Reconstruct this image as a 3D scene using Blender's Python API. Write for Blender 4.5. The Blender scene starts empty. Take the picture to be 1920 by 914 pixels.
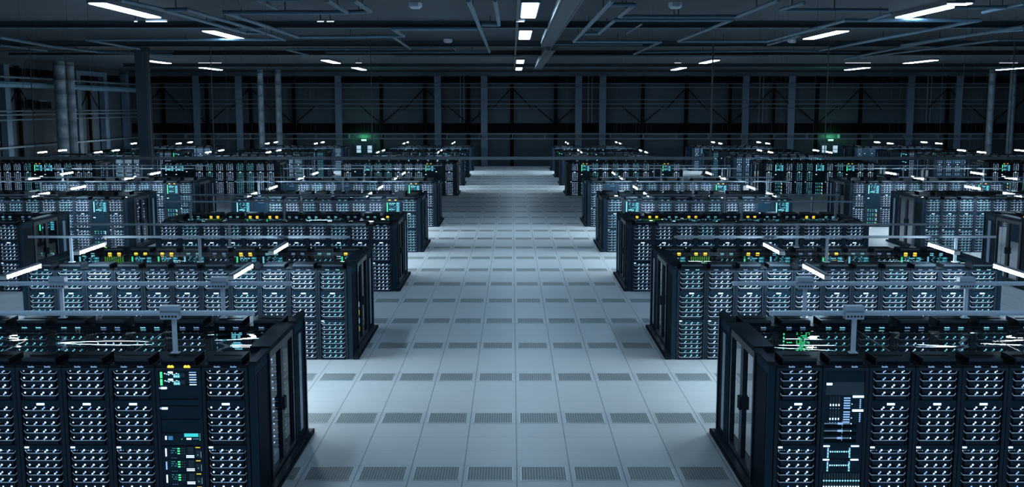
import bpy, math, random
random.seed(7)
C = bpy.context.scene.collection
scene = bpy.context.scene
PI = math.pi

# ---------------------------------------------------------------- camera numbers (pixels of the 1920x914 frame)
F, CX, CY = 2220.0, 960.0, 540.0
TH = math.atan(339 / 2220)
H = 5.42
c_, s_ = math.cos(TH), math.sin(TH)
def D_of(y, z):
    t = (y - CY) / F
    h = H - z
    return h * (c_ - t * s_) / (s_ + t * c_)
def X_of(x, D, z):
    return (x - CX) / F * (D * c_ + (H - z) * s_)
def z_of(y, D):
    t = (y - CY) / F
    return H - D * (s_ + t * c_) / (c_ - t * s_)

# ---------------------------------------------------------------- words
UNITS = ['', 'first', 'second', 'third', 'fourth', 'fifth', 'sixth', 'seventh', 'eighth', 'ninth', 'tenth', 'eleventh', 'twelfth',
         'thirteenth', 'fourteenth', 'fifteenth', 'sixteenth', 'seventeenth', 'eighteenth', 'nineteenth', 'twentieth']
def nth(n):
    if n <= 20: return UNITS[n]
    if n == 30: return 'thirtieth'
    return {2: 'twenty-', 3: 'thirty-'}[n // 10] + UNITS[n % 10]

# ---------------------------------------------------------------- materials
def mat(name, col, rough=.5, metal=0., emis=None, estr=0., spec=.5, noise=0., nscale=3., sample=None):
    m = bpy.data.materials.new(name); m.use_nodes = True
    nt = m.node_tree; b = nt.nodes['Principled BSDF']
    b.inputs['Base Color'].default_value = (*col, 1)
    b.inputs['Roughness'].default_value = rough
    b.inputs['Metallic'].default_value = metal
    b.inputs['Specular IOR Level'].default_value = spec
    if emis:
        b.inputs['Emission Color'].default_value = (*emis, 1)
        b.inputs['Emission Strength'].default_value = estr
        if sample: m.cycles.emission_sampling = sample
    if noise:
        tc = nt.nodes.new('ShaderNodeTexCoord'); n = nt.nodes.new('ShaderNodeTexNoise')
        n.inputs['Scale'].default_value = nscale; n.inputs['Detail'].default_value = 4
        nt.links.new(tc.outputs['Object'], n.inputs['Vector'])
        mx = nt.nodes.new('ShaderNodeMix'); mx.data_type = 'RGBA'
        mx.inputs[6].default_value = (*[v * (1 - noise) for v in col], 1)
        mx.inputs[7].default_value = (*[min(1, v * (1 + noise)) for v in col], 1)
        nt.links.new(n.outputs['Fac'], mx.inputs[0])
        nt.links.new(mx.outputs[2], b.inputs['Base Color'])
    return m

def matte(name, col, gloss=.04, rough=.3):
    """powder-coated black: diffuse with a faint sheen"""
    m = bpy.data.materials.new(name); m.use_nodes = True
    nt = m.node_tree; nt.nodes.clear()
    out = nt.nodes.new('ShaderNodeOutputMaterial'); mx = nt.nodes.new('ShaderNodeMixShader'); mx.inputs[0].default_value = gloss
    d = nt.nodes.new('ShaderNodeBsdfDiffuse'); g = nt.nodes.new('ShaderNodeBsdfGlossy')
    g.inputs['Roughness'].default_value = rough; g.inputs['Color'].default_value = (.7, .85, 1, 1)
    tc = nt.nodes.new('ShaderNodeTexCoord'); n = nt.nodes.new('ShaderNodeTexNoise'); n.inputs['Scale'].default_value = 4
    nt.links.new(tc.outputs['Object'], n.inputs['Vector'])
    c = nt.nodes.new('ShaderNodeMix'); c.data_type = 'RGBA'
    c.inputs[6].default_value = (*[v * .8 for v in col], 1); c.inputs[7].default_value = (*[v * 1.2 for v in col], 1)
    nt.links.new(n.outputs['Fac'], c.inputs[0]); nt.links.new(c.outputs[2], d.inputs['Color'])
    nt.links.new(d.outputs[0], mx.inputs[1]); nt.links.new(g.outputs[0], mx.inputs[2]); nt.links.new(mx.outputs[0], out.inputs[0])
    return m

M = {}
M['cab'] = matte('cabinet black', (.008, .021, .040), .03)
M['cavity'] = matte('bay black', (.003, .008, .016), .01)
M['frame'] = mat('frame steel', (.028, .046, .070), .42, .1, spec=.2, noise=.12)
M['tray'] = mat('tray steel', (.018, .030, .052), .4, .1, spec=.25)
M['bracket'] = mat('bracket bright steel', (.78, .86, 1.0), .4, .0, spec=.3)
M['panel'] = matte('panel dark blue', (.008, .026, .044), .03)
M['panel_hi'] = mat('panel mid blue', (.045, .075, .100), .4)
M['box'] = matte('cable box black', (.005, .007, .010), .03)
M['lid'] = mat('cable box lip', (.035, .050, .066), .5, spec=.2)
M['beam'] = matte('containment black', (.005, .009, .015), .03)
M['doorframe'] = mat('door frame blue black', (.009, .020, .036), .4, .0, spec=.2)
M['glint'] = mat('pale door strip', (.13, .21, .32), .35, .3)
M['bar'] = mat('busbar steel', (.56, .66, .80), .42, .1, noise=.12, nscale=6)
M['bar_shaded'] = mat('shaded busbar steel', (.08, .115, .155), .5, .0, noise=.12)  # darker copy of busbar steel: weaker light on farther pods put into colour
M['barbox'] = mat('tap box steel', (.38, .46, .57), .4, .1)
M['hole'] = mat('socket black', (.01, .012, .015), .6)
M['pipe'] = mat('ceiling pipe blue grey', (.085, .165, .24), .5, .1, noise=.15)
M['duct'] = mat('duct blue grey', (.035, .060, .090), .45, .2, noise=.1)
M['spiral'] = mat('spiral duct steel', (.16, .21, .26), .45, .2, noise=.15, nscale=1.5)
M['wallcol'] = mat('wall column paint', (.045, .080, .125), .6, noise=.1)
M['walldark'] = mat('wall black steel', (.002, .0025, .004), .9, spec=.05)
M['conduit'] = mat('conduit grey', (.065, .095, .125), .5)
M['housing'] = mat('lamp housing', (.09, .12, .16), .4, .1)
M['wire'] = mat('wire', (.02, .03, .04), .6)
M['slot'] = mat('slot dark', (.17, .20, .22), .6)
M['slat'] = mat('slat grey', (.30, .35, .38), .4, .1)
M['rim'] = mat('tile rim', (.62, .68, .72), .35, .1)
def led(name, col, s): return mat(name, (.02, .02, .02), .5, emis=col, estr=s, sample='NONE')
M['led_w'] = led('led white', (.56, .79, 1.0), 1.9)
M['led_b'] = led('led blue white', (.30, .56, 1.0), 1.0)
M['led_t'] = led('led teal', (.24, .78, .95), 1.5)
M['led_tb'] = led('led teal dim', (.08, .52, .66), 1.0)
M['led_g'] = led('led green', (.06, .90, .30), 1.8)
M['led_y'] = led('led yellow', (1.0, .70, .06), 1.5)
M['led_c'] = led('led cyan screen', (.05, .72, .80), 1.0)
M['led_blue'] = led('led blue', (.10, .40, .85), .6)
M['led_dim'] = led('led dim', (.35, .55, .65), .35)
M['tube'] = mat('lamp diffuser', (.8, .8, .8), .5, emis=(.74, .92, 1.0), estr=125)
M['ceil_tube'] = mat('ceiling light diffuser', (.8, .8, .8), .5, emis=(.53, .78, 1.0), estr=23)
M['slim'] = mat('slim tube', (.8, .8, .8), .5, emis=(.85, .93, 1.0), estr=.8)
M['exit'] = mat('exit sign green', (.1, .5, .2), .5, emis=(.35, 1.0, .45), estr=1.6)
M['win'] = mat('lit door window', (.5, .6, .7), .3, emis=(.62, .70, 1.0), estr=.55)
M['ceil'] = mat('ceiling deck', (.017, .035, .055), .8, noise=.35, nscale=.25)
M['wall'] = mat('wall cladding', (.017, .031, .046), .8, noise=.25, nscale=.3)

def glass(name, tint, wave, refl, base=.04):
    m = bpy.data.materials.new(name); m.use_nodes = True
    nt = m.node_tree; nt.nodes.clear()
    out = nt.nodes.new('ShaderNodeOutputMaterial'); mx = nt.nodes.new('ShaderNodeMixShader')
    tr = nt.nodes.new('ShaderNodeBsdfTransparent'); gl = nt.nodes.new('ShaderNodeBsdfGlossy'); fr = nt.nodes.new('ShaderNodeFresnel')
    fr.inputs['IOR'].default_value = 1.5
    tr.inputs['Color'].default_value = (*tint, 1); gl.inputs['Roughness'].default_value = .02
    gl.inputs['Color'].default_value = (refl, refl, refl, 1)
    if wave:      # slightly wobbly pane: normals tilt a few degrees, in bands across the roof
        tc = nt.nodes.new('ShaderNodeTexCoord'); cmb = nt.nodes.new('ShaderNodeCombineXYZ'); cmb.inputs[2].default_value = 1
        for ax, (sc, amp) in enumerate((((.45, 2.6, 1), wave), ((.9, .8, 1), wave * .10))):
            mp = nt.nodes.new('ShaderNodeMapping'); mp.inputs['Scale'].default_value = sc; mp.inputs['Location'].default_value = (ax * 7.3, ax * 3.1, 0)
            n = nt.nodes.new('ShaderNodeTexNoise'); n.inputs['Scale'].default_value = 1; n.inputs['Detail'].default_value = .3
            a = nt.nodes.new('ShaderNodeMath'); a.operation = 'SUBTRACT'; a.inputs[1].default_value = .5
            b2 = nt.nodes.new('ShaderNodeMath'); b2.operation = 'MULTIPLY'; b2.inputs[1].default_value = amp
            nt.links.new(tc.outputs['Object'], mp.inputs['Vector']); nt.links.new(mp.outputs[0], n.inputs['Vector'])
            nt.links.new(n.outputs['Fac'], a.inputs[0]); nt.links.new(a.outputs[0], b2.inputs[0]); nt.links.new(b2.outputs[0], cmb.inputs[ax])
        nm = nt.nodes.new('ShaderNodeVectorMath'); nm.operation = 'NORMALIZE'
        nt.links.new(cmb.outputs[0], nm.inputs[0]); nt.links.new(nm.outputs[0], gl.inputs['Normal'])
    nt.links.new(fr.outputs[0], mx.inputs[0]); nt.links.new(tr.outputs[0], mx.inputs[1]); nt.links.new(gl.outputs[0], mx.inputs[2])
    nt.links.new(mx.outputs[0], out.inputs[0])
    return m
M['roofglass'] = glass('roof glass', (.80, .90, .95), .6, 1.0)
M['doorglass'] = glass('door glass', (.55, .70, .82), 0, .9)

# floor: painted raised-floor tiles, thin joints
def floor_mat():
    m = mat('raised floor', (.36, .41, .43), .42, spec=.35)
    nt = m.node_tree; b = nt.nodes['Principled BSDF']
    tc = nt.nodes.new('ShaderNodeTexCoord'); sx = nt.nodes.new('ShaderNodeSeparateXYZ')
    nt.links.new(tc.outputs['Object'], sx.inputs[0])
    def joint(sock, off, w):
        a = nt.nodes.new('ShaderNodeMath'); a.operation = 'SUBTRACT'; a.inputs[1].default_value = off
        nt.links.new(sock, a.inputs[0])
        d = nt.nodes.new('ShaderNodeMath'); d.operation = 'DIVIDE'; d.inputs[1].default_value = .8
        nt.links.new(a.outputs[0], d.inputs[0])
        fr = nt.nodes.new('ShaderNodeMath'); fr.operation = 'FRACT'; nt.links.new(d.outputs[0], fr.inputs[0])
        s = nt.nodes.new('ShaderNodeMath'); s.operation = 'SUBTRACT'; s.inputs[1].default_value = .5; nt.links.new(fr.outputs[0], s.inputs[0])
        ab = nt.nodes.new('ShaderNodeMath'); ab.operation = 'ABSOLUTE'; nt.links.new(s.outputs[0], ab.inputs[0])
        g = nt.nodes.new('ShaderNodeMath'); g.operation = 'GREATER_THAN'; g.inputs[1].default_value = .5 - w; nt.links.new(ab.outputs[0], g.inputs[0])
        return g
    jx = joint(sx.outputs[0], .073, .010); jy = joint(sx.outputs[1], 17.07 - .4, .010)
    col = nt.nodes.new('ShaderNodeMix'); col.data_type = 'RGBA'
    n = nt.nodes.new('ShaderNodeTexNoise'); n.inputs['Scale'].default_value = .6; nt.links.new(tc.outputs['Object'], n.inputs['Vector'])
    col.inputs[6].default_value = (.50, .54, .58, 1); col.inputs[7].default_value = (.58, .62, .66, 1); nt.links.new(n.outputs['Fac'], col.inputs[0])
    my = nt.nodes.new('ShaderNodeMath'); my.operation = 'MULTIPLY'; my.inputs[1].default_value = .30; nt.links.new(jy.outputs[0], my.inputs[0])
    mxv = nt.nodes.new('ShaderNodeMath'); mxv.operation = 'MULTIPLY'; mxv.inputs[1].default_value = .75; nt.links.new(jx.outputs[0], mxv.inputs[0])
    mm = nt.nodes.new('ShaderNodeMath'); mm.operation = 'MAXIMUM'; nt.links.new(mxv.outputs[0], mm.inputs[0]); nt.links.new(my.outputs[0], mm.inputs[1])
    c2 = nt.nodes.new('ShaderNodeMix'); c2.data_type = 'RGBA'; c2.inputs[7].default_value = (.08, .13, .16, 1)
    nt.links.new(mm.outputs[0], c2.inputs[0]); nt.links.new(col.outputs[2], c2.inputs[6])
    nt.links.new(c2.outputs[2], b.inputs['Base Color'])
    return m
M['floor'] = floor_mat()

# ---------------------------------------------------------------- mesh builder
class MB:
    def __init__(s): s.v = []; s.f = []; s.m = []; s.mats = []
    def mi(s, k):
        if k not in s.mats: s.mats.append(k)
        return s.mats.index(k)
    def poly(s, verts, faces, k):
        o = len(s.v); s.v += verts; i = s.mi(k)
        for f in faces: s.f.append(tuple(a + o for a in f)); s.m.append(i)
    def box(s, x0, x1, y0, y1, z0, z1, k, ch=0):
        if ch:   # chamfered on the long edges seen from the front
            pts = [(x0 + ch, z0), (x1 - ch, z0), (x1, z0 + ch), (x1, z1 - ch), (x1 - ch, z1), (x0 + ch, z1), (x0, z1 - ch), (x0, z0 + ch)]
            v = [(x, y0, z) for x, z in pts] + [(x, y1, z) for x, z in pts]
            n = 8
            s.poly(v, [tuple(range(n))] + [tuple(range(2 * n - 1, n - 1, -1))] + [((i + 1) % n, i, i + n, (i + 1) % n + n) for i in range(n)], k)
            return
        v = [(x0, y0, z0), (x1, y0, z0), (x1, y1, z0), (x0, y1, z0), (x0, y0, z1), (x1, y0, z1), (x1, y1, z1), (x0, y1, z1)]
        s.poly(v, [(3, 2, 1, 0), (4, 5, 6, 7), (0, 1, 5, 4), (1, 2, 6, 5), (2, 3, 7, 6), (3, 0, 4, 7)], k)
    def quad(s, a, b, c, d, k): s.poly([a, b, c, d], [(0, 1, 2, 3)], k)
    def disc(s, x, z, r, y, k, n=6, dep=.006):   # lamp cap facing -Y
        v = [(x + r * math.cos(2 * PI * i / n), y, z + r * math.sin(2 * PI * i / n)) for i in range(n)] + [(x, y - dep, z)]
        s.poly(v, [(i, (i + 1) % n, n) for i in range(n)], k)
    def tube(s, pts, r, k, n=8):
        """round tube along a polyline of 3-D points, mitred"""
        from mathutils import Vector
        P = [Vector(p) for p in pts]; rings = []
        for i, p in enumerate(P):
            d0 = (p - P[i - 1]).normalized() if i else (P[1] - p).normalized()
            d1 = (P[i + 1] - p).normalized() if i < len(P) - 1 else d0
            t = (d0 + d1); t = t.normalized() if t.length > 1e-4 else d0
            up = Vector((0, 0, 1)) if abs(t.z) < .9 else Vector((1, 0, 0))
            a = t.cross(up).normalized(); b = a.cross(t).normalized()
            k2 = 1 / max(.45, t.dot(d0))
            rings.append([tuple(p + (a * math.cos(2 * PI * j / n) * k2 + b * math.sin(2 * PI * j / n)) * r) for j in range(n)])
        v = [q for rg in rings for q in rg]; f = []
        for i in range(len(P) - 1):
            for j in range(n):
                f.append((i * n + j, i * n + (j + 1) % n, (i + 1) * n + (j + 1) % n, (i + 1) * n + j))
        f.append(tuple(range(n - 1, -1, -1))); f.append(tuple((len(P) - 1) * n + j for j in range(n)))
        s.poly(v, f, k)
    def mesh(s, name):
        me = bpy.data.meshes.new(name); me.from_pydata(s.v, [], s.f)
        for k in s.mats: me.materials.append(M[k])
        me.polygons.foreach_set('material_index', s.m); me.update()
        return me
    def build(s, name, parent=None, loc=(0, 0, 0)):
        o = bpy.data.objects.new(name, s.mesh(name)); C.objects.link(o); o.location = loc
        if parent: o.parent = parent
        return o

def put(name, me, parent=None, loc=(0, 0, 0), label=None):
    o = bpy.data.objects.new(name, me); C.objects.link(o); o.location = loc
    if parent: o.parent = parent
    if label: o['label'] = label
    return o
def empty(name, loc): o = bpy.data.objects.new(name, None); C.objects.link(o); o.location = loc; o.empty_display_size = .2; return o
def tag(o, label, cat, group=None, kind=None):
    o['label'] = label; o['category'] = cat
    if group: o['group'] = group
    if kind: o['kind'] = kind
    return o
def structure(o, label=None):
    o['kind'] = 'structure'
    if label: o['label'] = label
    return o

# ---------------------------------------------------------------- room shell
XL, XR, YB, YF, ZC = -35.0, 56.0, 110.2, -18.0, 8.75
def slab(name, x0, x1, y0, y1, z0, z1, k, label):
    b = MB(); b.box(x0, x1, y0, y1, z0, z1, k); return structure(b.build(name), label)
slab('floor', XL, XR, YF, YB, -.3, 0, 'floor', 'pale grey raised floor of square tiles')
slab('ceiling', XL, XR, YF, YB, ZC, ZC + .3, 'ceil', 'dark blue-grey ceiling deck')
slab('wall_back', XL, XR, YB, YB + .3, 0, ZC, 'wall', 'dark far wall of the hall')
slab('wall_left', XL - .3, XL, YF, YB, 0, ZC, 'wall', 'dark left wall of the hall')
slab('wall_right', XR, XR + .3, YF, YB, 0, ZC, 'wall', 'dark right wall of the hall')
slab('wall_front', XL, XR, YF - .3, YF, 0, ZC, 'wall', 'dark wall behind the viewer')

# far wall: black ribbons
b = MB(); b.box(XL, XR, YB - .10, YB - .002, 7.62, 8.15, 'walldark'); structure(b.build('trim_1'), 'black ribbon high on the far wall')
b = MB(); b.box(XL, XR, YB - .10, YB - .002, 3.05, 3.95, 'walldark'); structure(b.build('trim_2'), 'black band low on the far wall')
b = MB(); b.box(XL, XR, YB - .12, YB - .002, 8.25, 8.62, 'duct'); structure(b.build('trim_3'), 'blue-grey channel along the top of the far wall')
b = MB(); b.box(XL + .002, XL + .10, 60, YB - .12, 7.62, 8.15, 'walldark'); structure(b.build('trim_4'), 'black ribbon high on the left wall')
# columns on the far wall
colx = [-28.9, -25.0, -15.9, -6.8, -2.55, 6.1, 8.3, 21.4, 25.6, 36.5, 40.9]
where = ['leftmost of all', 'second from the left', 'between the left duct pair and the left green exit sign', 'left one of the pair beside the central aisle',
         'just left of the aisle end', 'just right of the aisle end', 'right one of the close pair right of the aisle',
         'left one of the pair right of centre', 'beside the right green exit sign', 'left one of the pair at far right', 'nearest the right duct pair']
for x, w in zip(colx, where):
    b = MB(); b.box(-.30, .30, -.55, -.45, 0, 8.25, 'wallcol'); b.box(-.08, .08, -.45, -.12, 0, 8.25, 'wallcol'); b.box(-.30, .30, -.12, -.105, 3.96, 7.6, 'wallcol')
    tag(b.build('steel_column', loc=(x, YB, 0)), 'blue-grey steel column on far wall, ' + w, 'column', 'steel columns on the far wall')
# dark posts every four metres with chevron braces
n = 0
for i in range(-8, 13):
    x = -.1 + 4.0 * i + .1
    if min(abs(x - q) for q in colx) < .7: continue
    n += 1
    t = empty('wall_brace', (x, YB, 0))
    b = MB(); b.box(-.16, .16, -.30, -.13, 0, 8.24, 'walldark'); b.build('post', t)
    up = i % 2 == 0
    for sgn in (-1, 1):
        b = MB()
        if up: b.tube([(sgn * .18, -.22, 7.0), (sgn * 1.9, -.22, 5.2)], .05, 'walldark', 6)
        else: b.tube([(sgn * .18, -.22, 4.05), (sgn * 1.9, -.22, 5.5)], .05, 'walldark', 6)
        b.build('diagonal', t)
    tag(t, 'black post with %s diagonal braces on far wall, %s from the left' % ('spreading' if up else 'rising', nth(n)), 'wall brace', 'black braced posts on the far wall')
# conduits along the far wall
for y, r, lab in ((157, .035, 'topmost thin pale conduit running the whole far wall'), (164, .05, 'second pale conduit from the top, across the far wall'),
                  (187, .03, 'upper one of three faint conduits halfway up far wall'), (195, .04, 'middle one of three faint conduits halfway up far wall'),
                  (203, .03, 'lower one of three faint conduits halfway up far wall')):
    b = MB(); b.tube([(XL + .6, YB - .62, z_of(y, YB - .6)), (46, YB - .62, z_of(y, YB - .6))], r, 'conduit', 6)
    tag(b.build('wall_conduit'), lab, 'conduit', 'conduits across the far wall')
t = empty('cable_ladder', (0, YB - .9, 2.5)); tag(t, 'long grey cable ladder on far wall above the exit signs', 'cable ladder')
for z in (.45, 0.0):
    b = MB(); b.box(XL + .7, 50, -.05, .05, z, z + .10, 'conduit'); b.build('rail', t)
b = MB()
for i in range(28): b.box(-33 + i * 3, -32.93 + i * 3, -.03, .78, .10, .45, 'conduit')
b.build('rungs', t)
# vertical twin conduits
for x, w in ((-4.75, 'left of the aisle end'), (7.0, 'between the close column pair right of aisle'), (22.7, 'beside column pair right of centre'), (38.1, 'beside far right column pair')):
    t = empty('vertical_conduit_pair', (x, YB - .16, 0))
    for dx in (0, .34):
        b = MB(); b.tube([(dx, 0, 4.0), (dx, 0, 8.2)], .035, 'conduit', 6); b.build('conduit', t)
    tag(t, 'pair of thin vertical conduits on far wall, ' + w, 'conduit')

# spiral ducts
def spiral(x, y, r, z0, z1, lab):
    b = MB(); n = 16; zz = z0; rings = []
    while zz < z1 - .05:
        ze = min(zz + 1.05, z1)
        rings += [(zz, r * 1.07), (zz + .05, r * 1.07), (zz + .06, r), (ze - .01, r)]
        zz = ze
    v = [(r_ * math.cos(2 * PI * j / n), r_ * math.sin(2 * PI * j / n), z) for z, r_ in rings for j in range(n)]
    f = [(i * n + j, i * n + (j + 1) % n, (i + 1) * n + (j + 1) % n, (i + 1) * n + j) for i in range(len(rings) - 1) for j in range(n)]
    b.poly(v, f, 'spiral'); o = b.build('spiral_duct', loc=(x, y, 0))
    for p in o.data.polygons: p.use_smooth = True
    tag(o, lab, 'duct', 'vertical spiral ducts')
spiral(-22.75, 108.6, .27, 0, ZC, 'left duct of the steel pair on far wall left of centre')
spiral(-21.15, 108.6, .27, 0, ZC, 'right duct of the steel pair on far wall left of centre')
spiral(-33.2, 88.2, .42, 0, ZC, 'thick ringed steel duct by left wall, left one of two')
spiral(-33.2, 90.2, .36, 0, ZC, 'thick ringed steel duct by left wall, right one of two')
spiral(43.4, 108.6, .30, 0, ZC, 'left duct of the steel pair at the far right corner')
spiral(45.3, 108.6, .30, 0, ZC, 'right duct of the steel pair at the far right corner')

# left wall portals
for D, w in ((82.0, 'nearest of the portals, at the left picture edge'), (95.5, 'just right of the thick ducts'), (101.8, 'second right of the thick ducts'), (107.5, 'in the far left corner')):
    b = MB(); b.box(0, .45, -.42, .42, 0, 8.3, 'wallcol')
    if D == 95.5: b.box(.0, .45, .42, 5.88, 7.95, 8.3, 'wallcol')
    tag(b.build('portal_column', loc=(XL + .102, D, 0)), 'blue-grey portal column on left wall, ' + w, 'column', 'portal columns on the left wall')
for z, r, w in ((7.45, .07, 'topmost'), (6.95, .22, 'thick upper'), (5.15, .05, 'upper thin one of three'), (4.9, .06, 'middle thin one of three'), (4.55, .05, 'lowest thin one of three'), ):
    b = MB(); b.tube([(XL + .85, 70, z), (XL + .85, 109, z)], r, 'conduit' if r < .2 else 'pipe', 8)
    tag(b.build('wall_pipe'), 'grey pipe along left wall, ' + w, 'pipe', 'pipes along the left wall')
b = MB(); b.box(-.15, .15, 60, 109, 2.62, 2.74, 'conduit'); tag(b.build('cable_tray', loc=(XL + .75, 0, 0)), 'long grey cable tray low along the left wall', 'cable tray')
for D in (84.5, 98.5):
    t = empty('wall_brace', (XL + .15, D, 0))
    b = MB(); b.box(0, .2, -.15, .15, 0, 8.3, 'walldark'); b.build('post', t)
    for sg in (-1, 1):
        b = MB(); b.tube([(.12, sg * .2, 6.7), (.12, sg * 2.6, 4.9)], .05, 'walldark', 6); b.build('diagonal', t)
    tag(t, 'black braced post on left wall, ' + ('left of the thick ducts' if D < 90 else 'between the portal columns'), 'wall brace')
b = MB(); b.box(0, 1.2, -1.0, 1.0, 0, .5, 'walldark'); b.box(.1, 1.1, -.9, .5, .5, .6, 'duct'); b.tube([(.6, -.9, .35), (.6, -1.5, .35)], .3, 'walldark', 10)
tag(b.build('fan_unit', loc=(XL + .5, 85.6, 5.3)), 'black ventilation unit on left wall just left of thick ducts', 'ventilation unit')

# pillar
b = MB()
b.box(-.31, .31, -.36, -.30, 0, ZC, 'wallcol'); b.box(-.31, .31, .30, .36, 0, ZC, 'wallcol'); b.box(-.25, .25, -.30, .30, 0, ZC, 'duct'); b.box(.25, .36, -.2, -.1, 0, ZC, 'conduit')
b.box(-.5, .5, -.5, .5, 0, .05, 'wallcol'); b.box(-.45, .45, -.5, .5, ZC - .35, ZC - .25, 'wallcol')
tag(b.build('steel_pillar', loc=(-20.35, 66.3, 0)), 'tall free-standing blue-grey steel pillar among the left racks', 'pillar')

# exit doors
for x, lab in ((683.5, 'left'), (1555, 'right')):
    X = X_of(x, YB, 1.5)
    t = structure(empty('door_1' if lab == 'left' else 'door_2', (X, YB, 0)), 'dark double door with lit windows in far wall, ' + lab)
    b = MB(); b.box(-.95, .95, -.11, -.002, 0, 2.15, 'panel'); b.build('leaves', t)
    for sg in (-1, 1):
        for z0, z1 in ((1.62, 1.95), (1.30, 1.57)):
            b = MB(); b.box(sg * .45 - .26 if sg < 0 else .30, sg * .45 + .14 if sg < 0 else .72, -.125, -.111, z0 - .05, z1 - .05, 'win'); b.build('window', t)
        b = MB(); b.box(sg * .05 - .02, sg * .05 + .02, -.16, -.112, .9, 1.1, 'conduit'); b.build('handle', t)
    b = MB(); b.box(-.22, .22, -.05, .05, -.08, .08, 'exit'); b.box(-.26, .26, -.03, .06, .081, .12, 'walldark')
    o = b.build('exit_sign', loc=(X, YB - .35, 2.42)); tag(o, 'small glowing green exit sign above the %s door in far wall' % lab, 'exit sign', 'exit signs')
    L = bpy.data.lights.new('exit_glow', 'POINT'); L.energy = 70; L.color = (.15, 1, .35); L.shadow_soft_size = .1
    o = bpy.data.objects.new('exit_glow', L); o.location = (X, YB - .5, 2.6); C.objects.link(o)

# ---------------------------------------------------------------- ceiling
def panel_light(x, D, lab, ln=5.9, w=.5):
    t = empty('ceiling_light', (x, D, ZC - .02))
    b = MB(); b.box(-w / 2 - .05, w / 2 + .05, -ln / 2 - .06, ln / 2 + .06, -.12, .02, 'housing'); b.build('housing', t)
    b = MB(); b.box(-w / 2, w / 2, -ln / 2, ln / 2, -.15, -.121, 'ceil_tube'); b.build('diffuser', t)
    tag(t, lab, 'ceiling light', 'long ceiling panel lights')
rows = [(40.5, 'nearest visible row'), (54.1, 'second row'), (85.6, 'third row'), (101.2, 'farthest row')]
cols = [(-25.3, 'far left file'), (-12.85, 'left file'), (.58, 'middle file over the aisle'), (14.0, 'right file'), (29.0, 'far right file'), (42.1, 'rightmost file')]
for D, rn in rows:
    for x, cn in cols:
        if abs((x / D)) > .46: continue
        panel_light(x, D, 'long white ceiling light, %s, %s' % (rn, cn))
for D in (28, 13, -2, -14):  # unseen rows added as bluish fill, overhead and behind the viewer
    for x in (-30, -18, -6.5, 6.5, 18, 30):
        t = empty('ceiling_light', (x, D, ZC - .02))
        b = MB(); b.box(-.3, .3, -3.2, 3.2, -.12, .02, 'housing'); b.build('housing', t)
        b = MB(); b.box(-.25, .25, -3.15, 3.15, -.15, -.121, 'ceil_tube'); b.build('diffuser', t)
        tag(t, 'added white fill light on the ceiling, unseen above the picture frame', 'ceiling light', 'added fill lights above the picture frame')
n = 0
for px0, px1, y in ((252, 257, 42), (274, 313, 42), (595, 607, 42), (613, 626, 42), (968, 983, 42), (1699, 1767, 42), (1776, 1810, 9), (372, 415, 119), (667, 678, 119), (1265, 1277, 119), (1585, 1632, 119), (1874, 1908, 119)):
    n += 1
    D = D_of(y, 8.45); x0, x1 = X_of(px0, D, 8.45), X_of(px1, D, 8.45)
    t = empty('ceiling_batten_light', ((x0 + x1) / 2, D, 8.45)); w = (x1 - x0) / 2
    b = MB(); b.box(-w, w, -.04, .04, .015, .05, 'slim'); b.build('tube', t)
    b = MB(); b.box(-w - .02, w + .02, -.05, .07, .051, .10, 'housing'); b.box(-.02, .02, -.02, .02, .10, ZC - 8.45, 'wire'); b.build('housing', t)
    tag(t, 'thin bright batten light under the ceiling, %s from the left in the %s' % (nth(n if n < 8 else n - 7), 'nearer set' if n < 8 else 'farther set'), 'batten light', 'slim crosswise batten lights')

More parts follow.
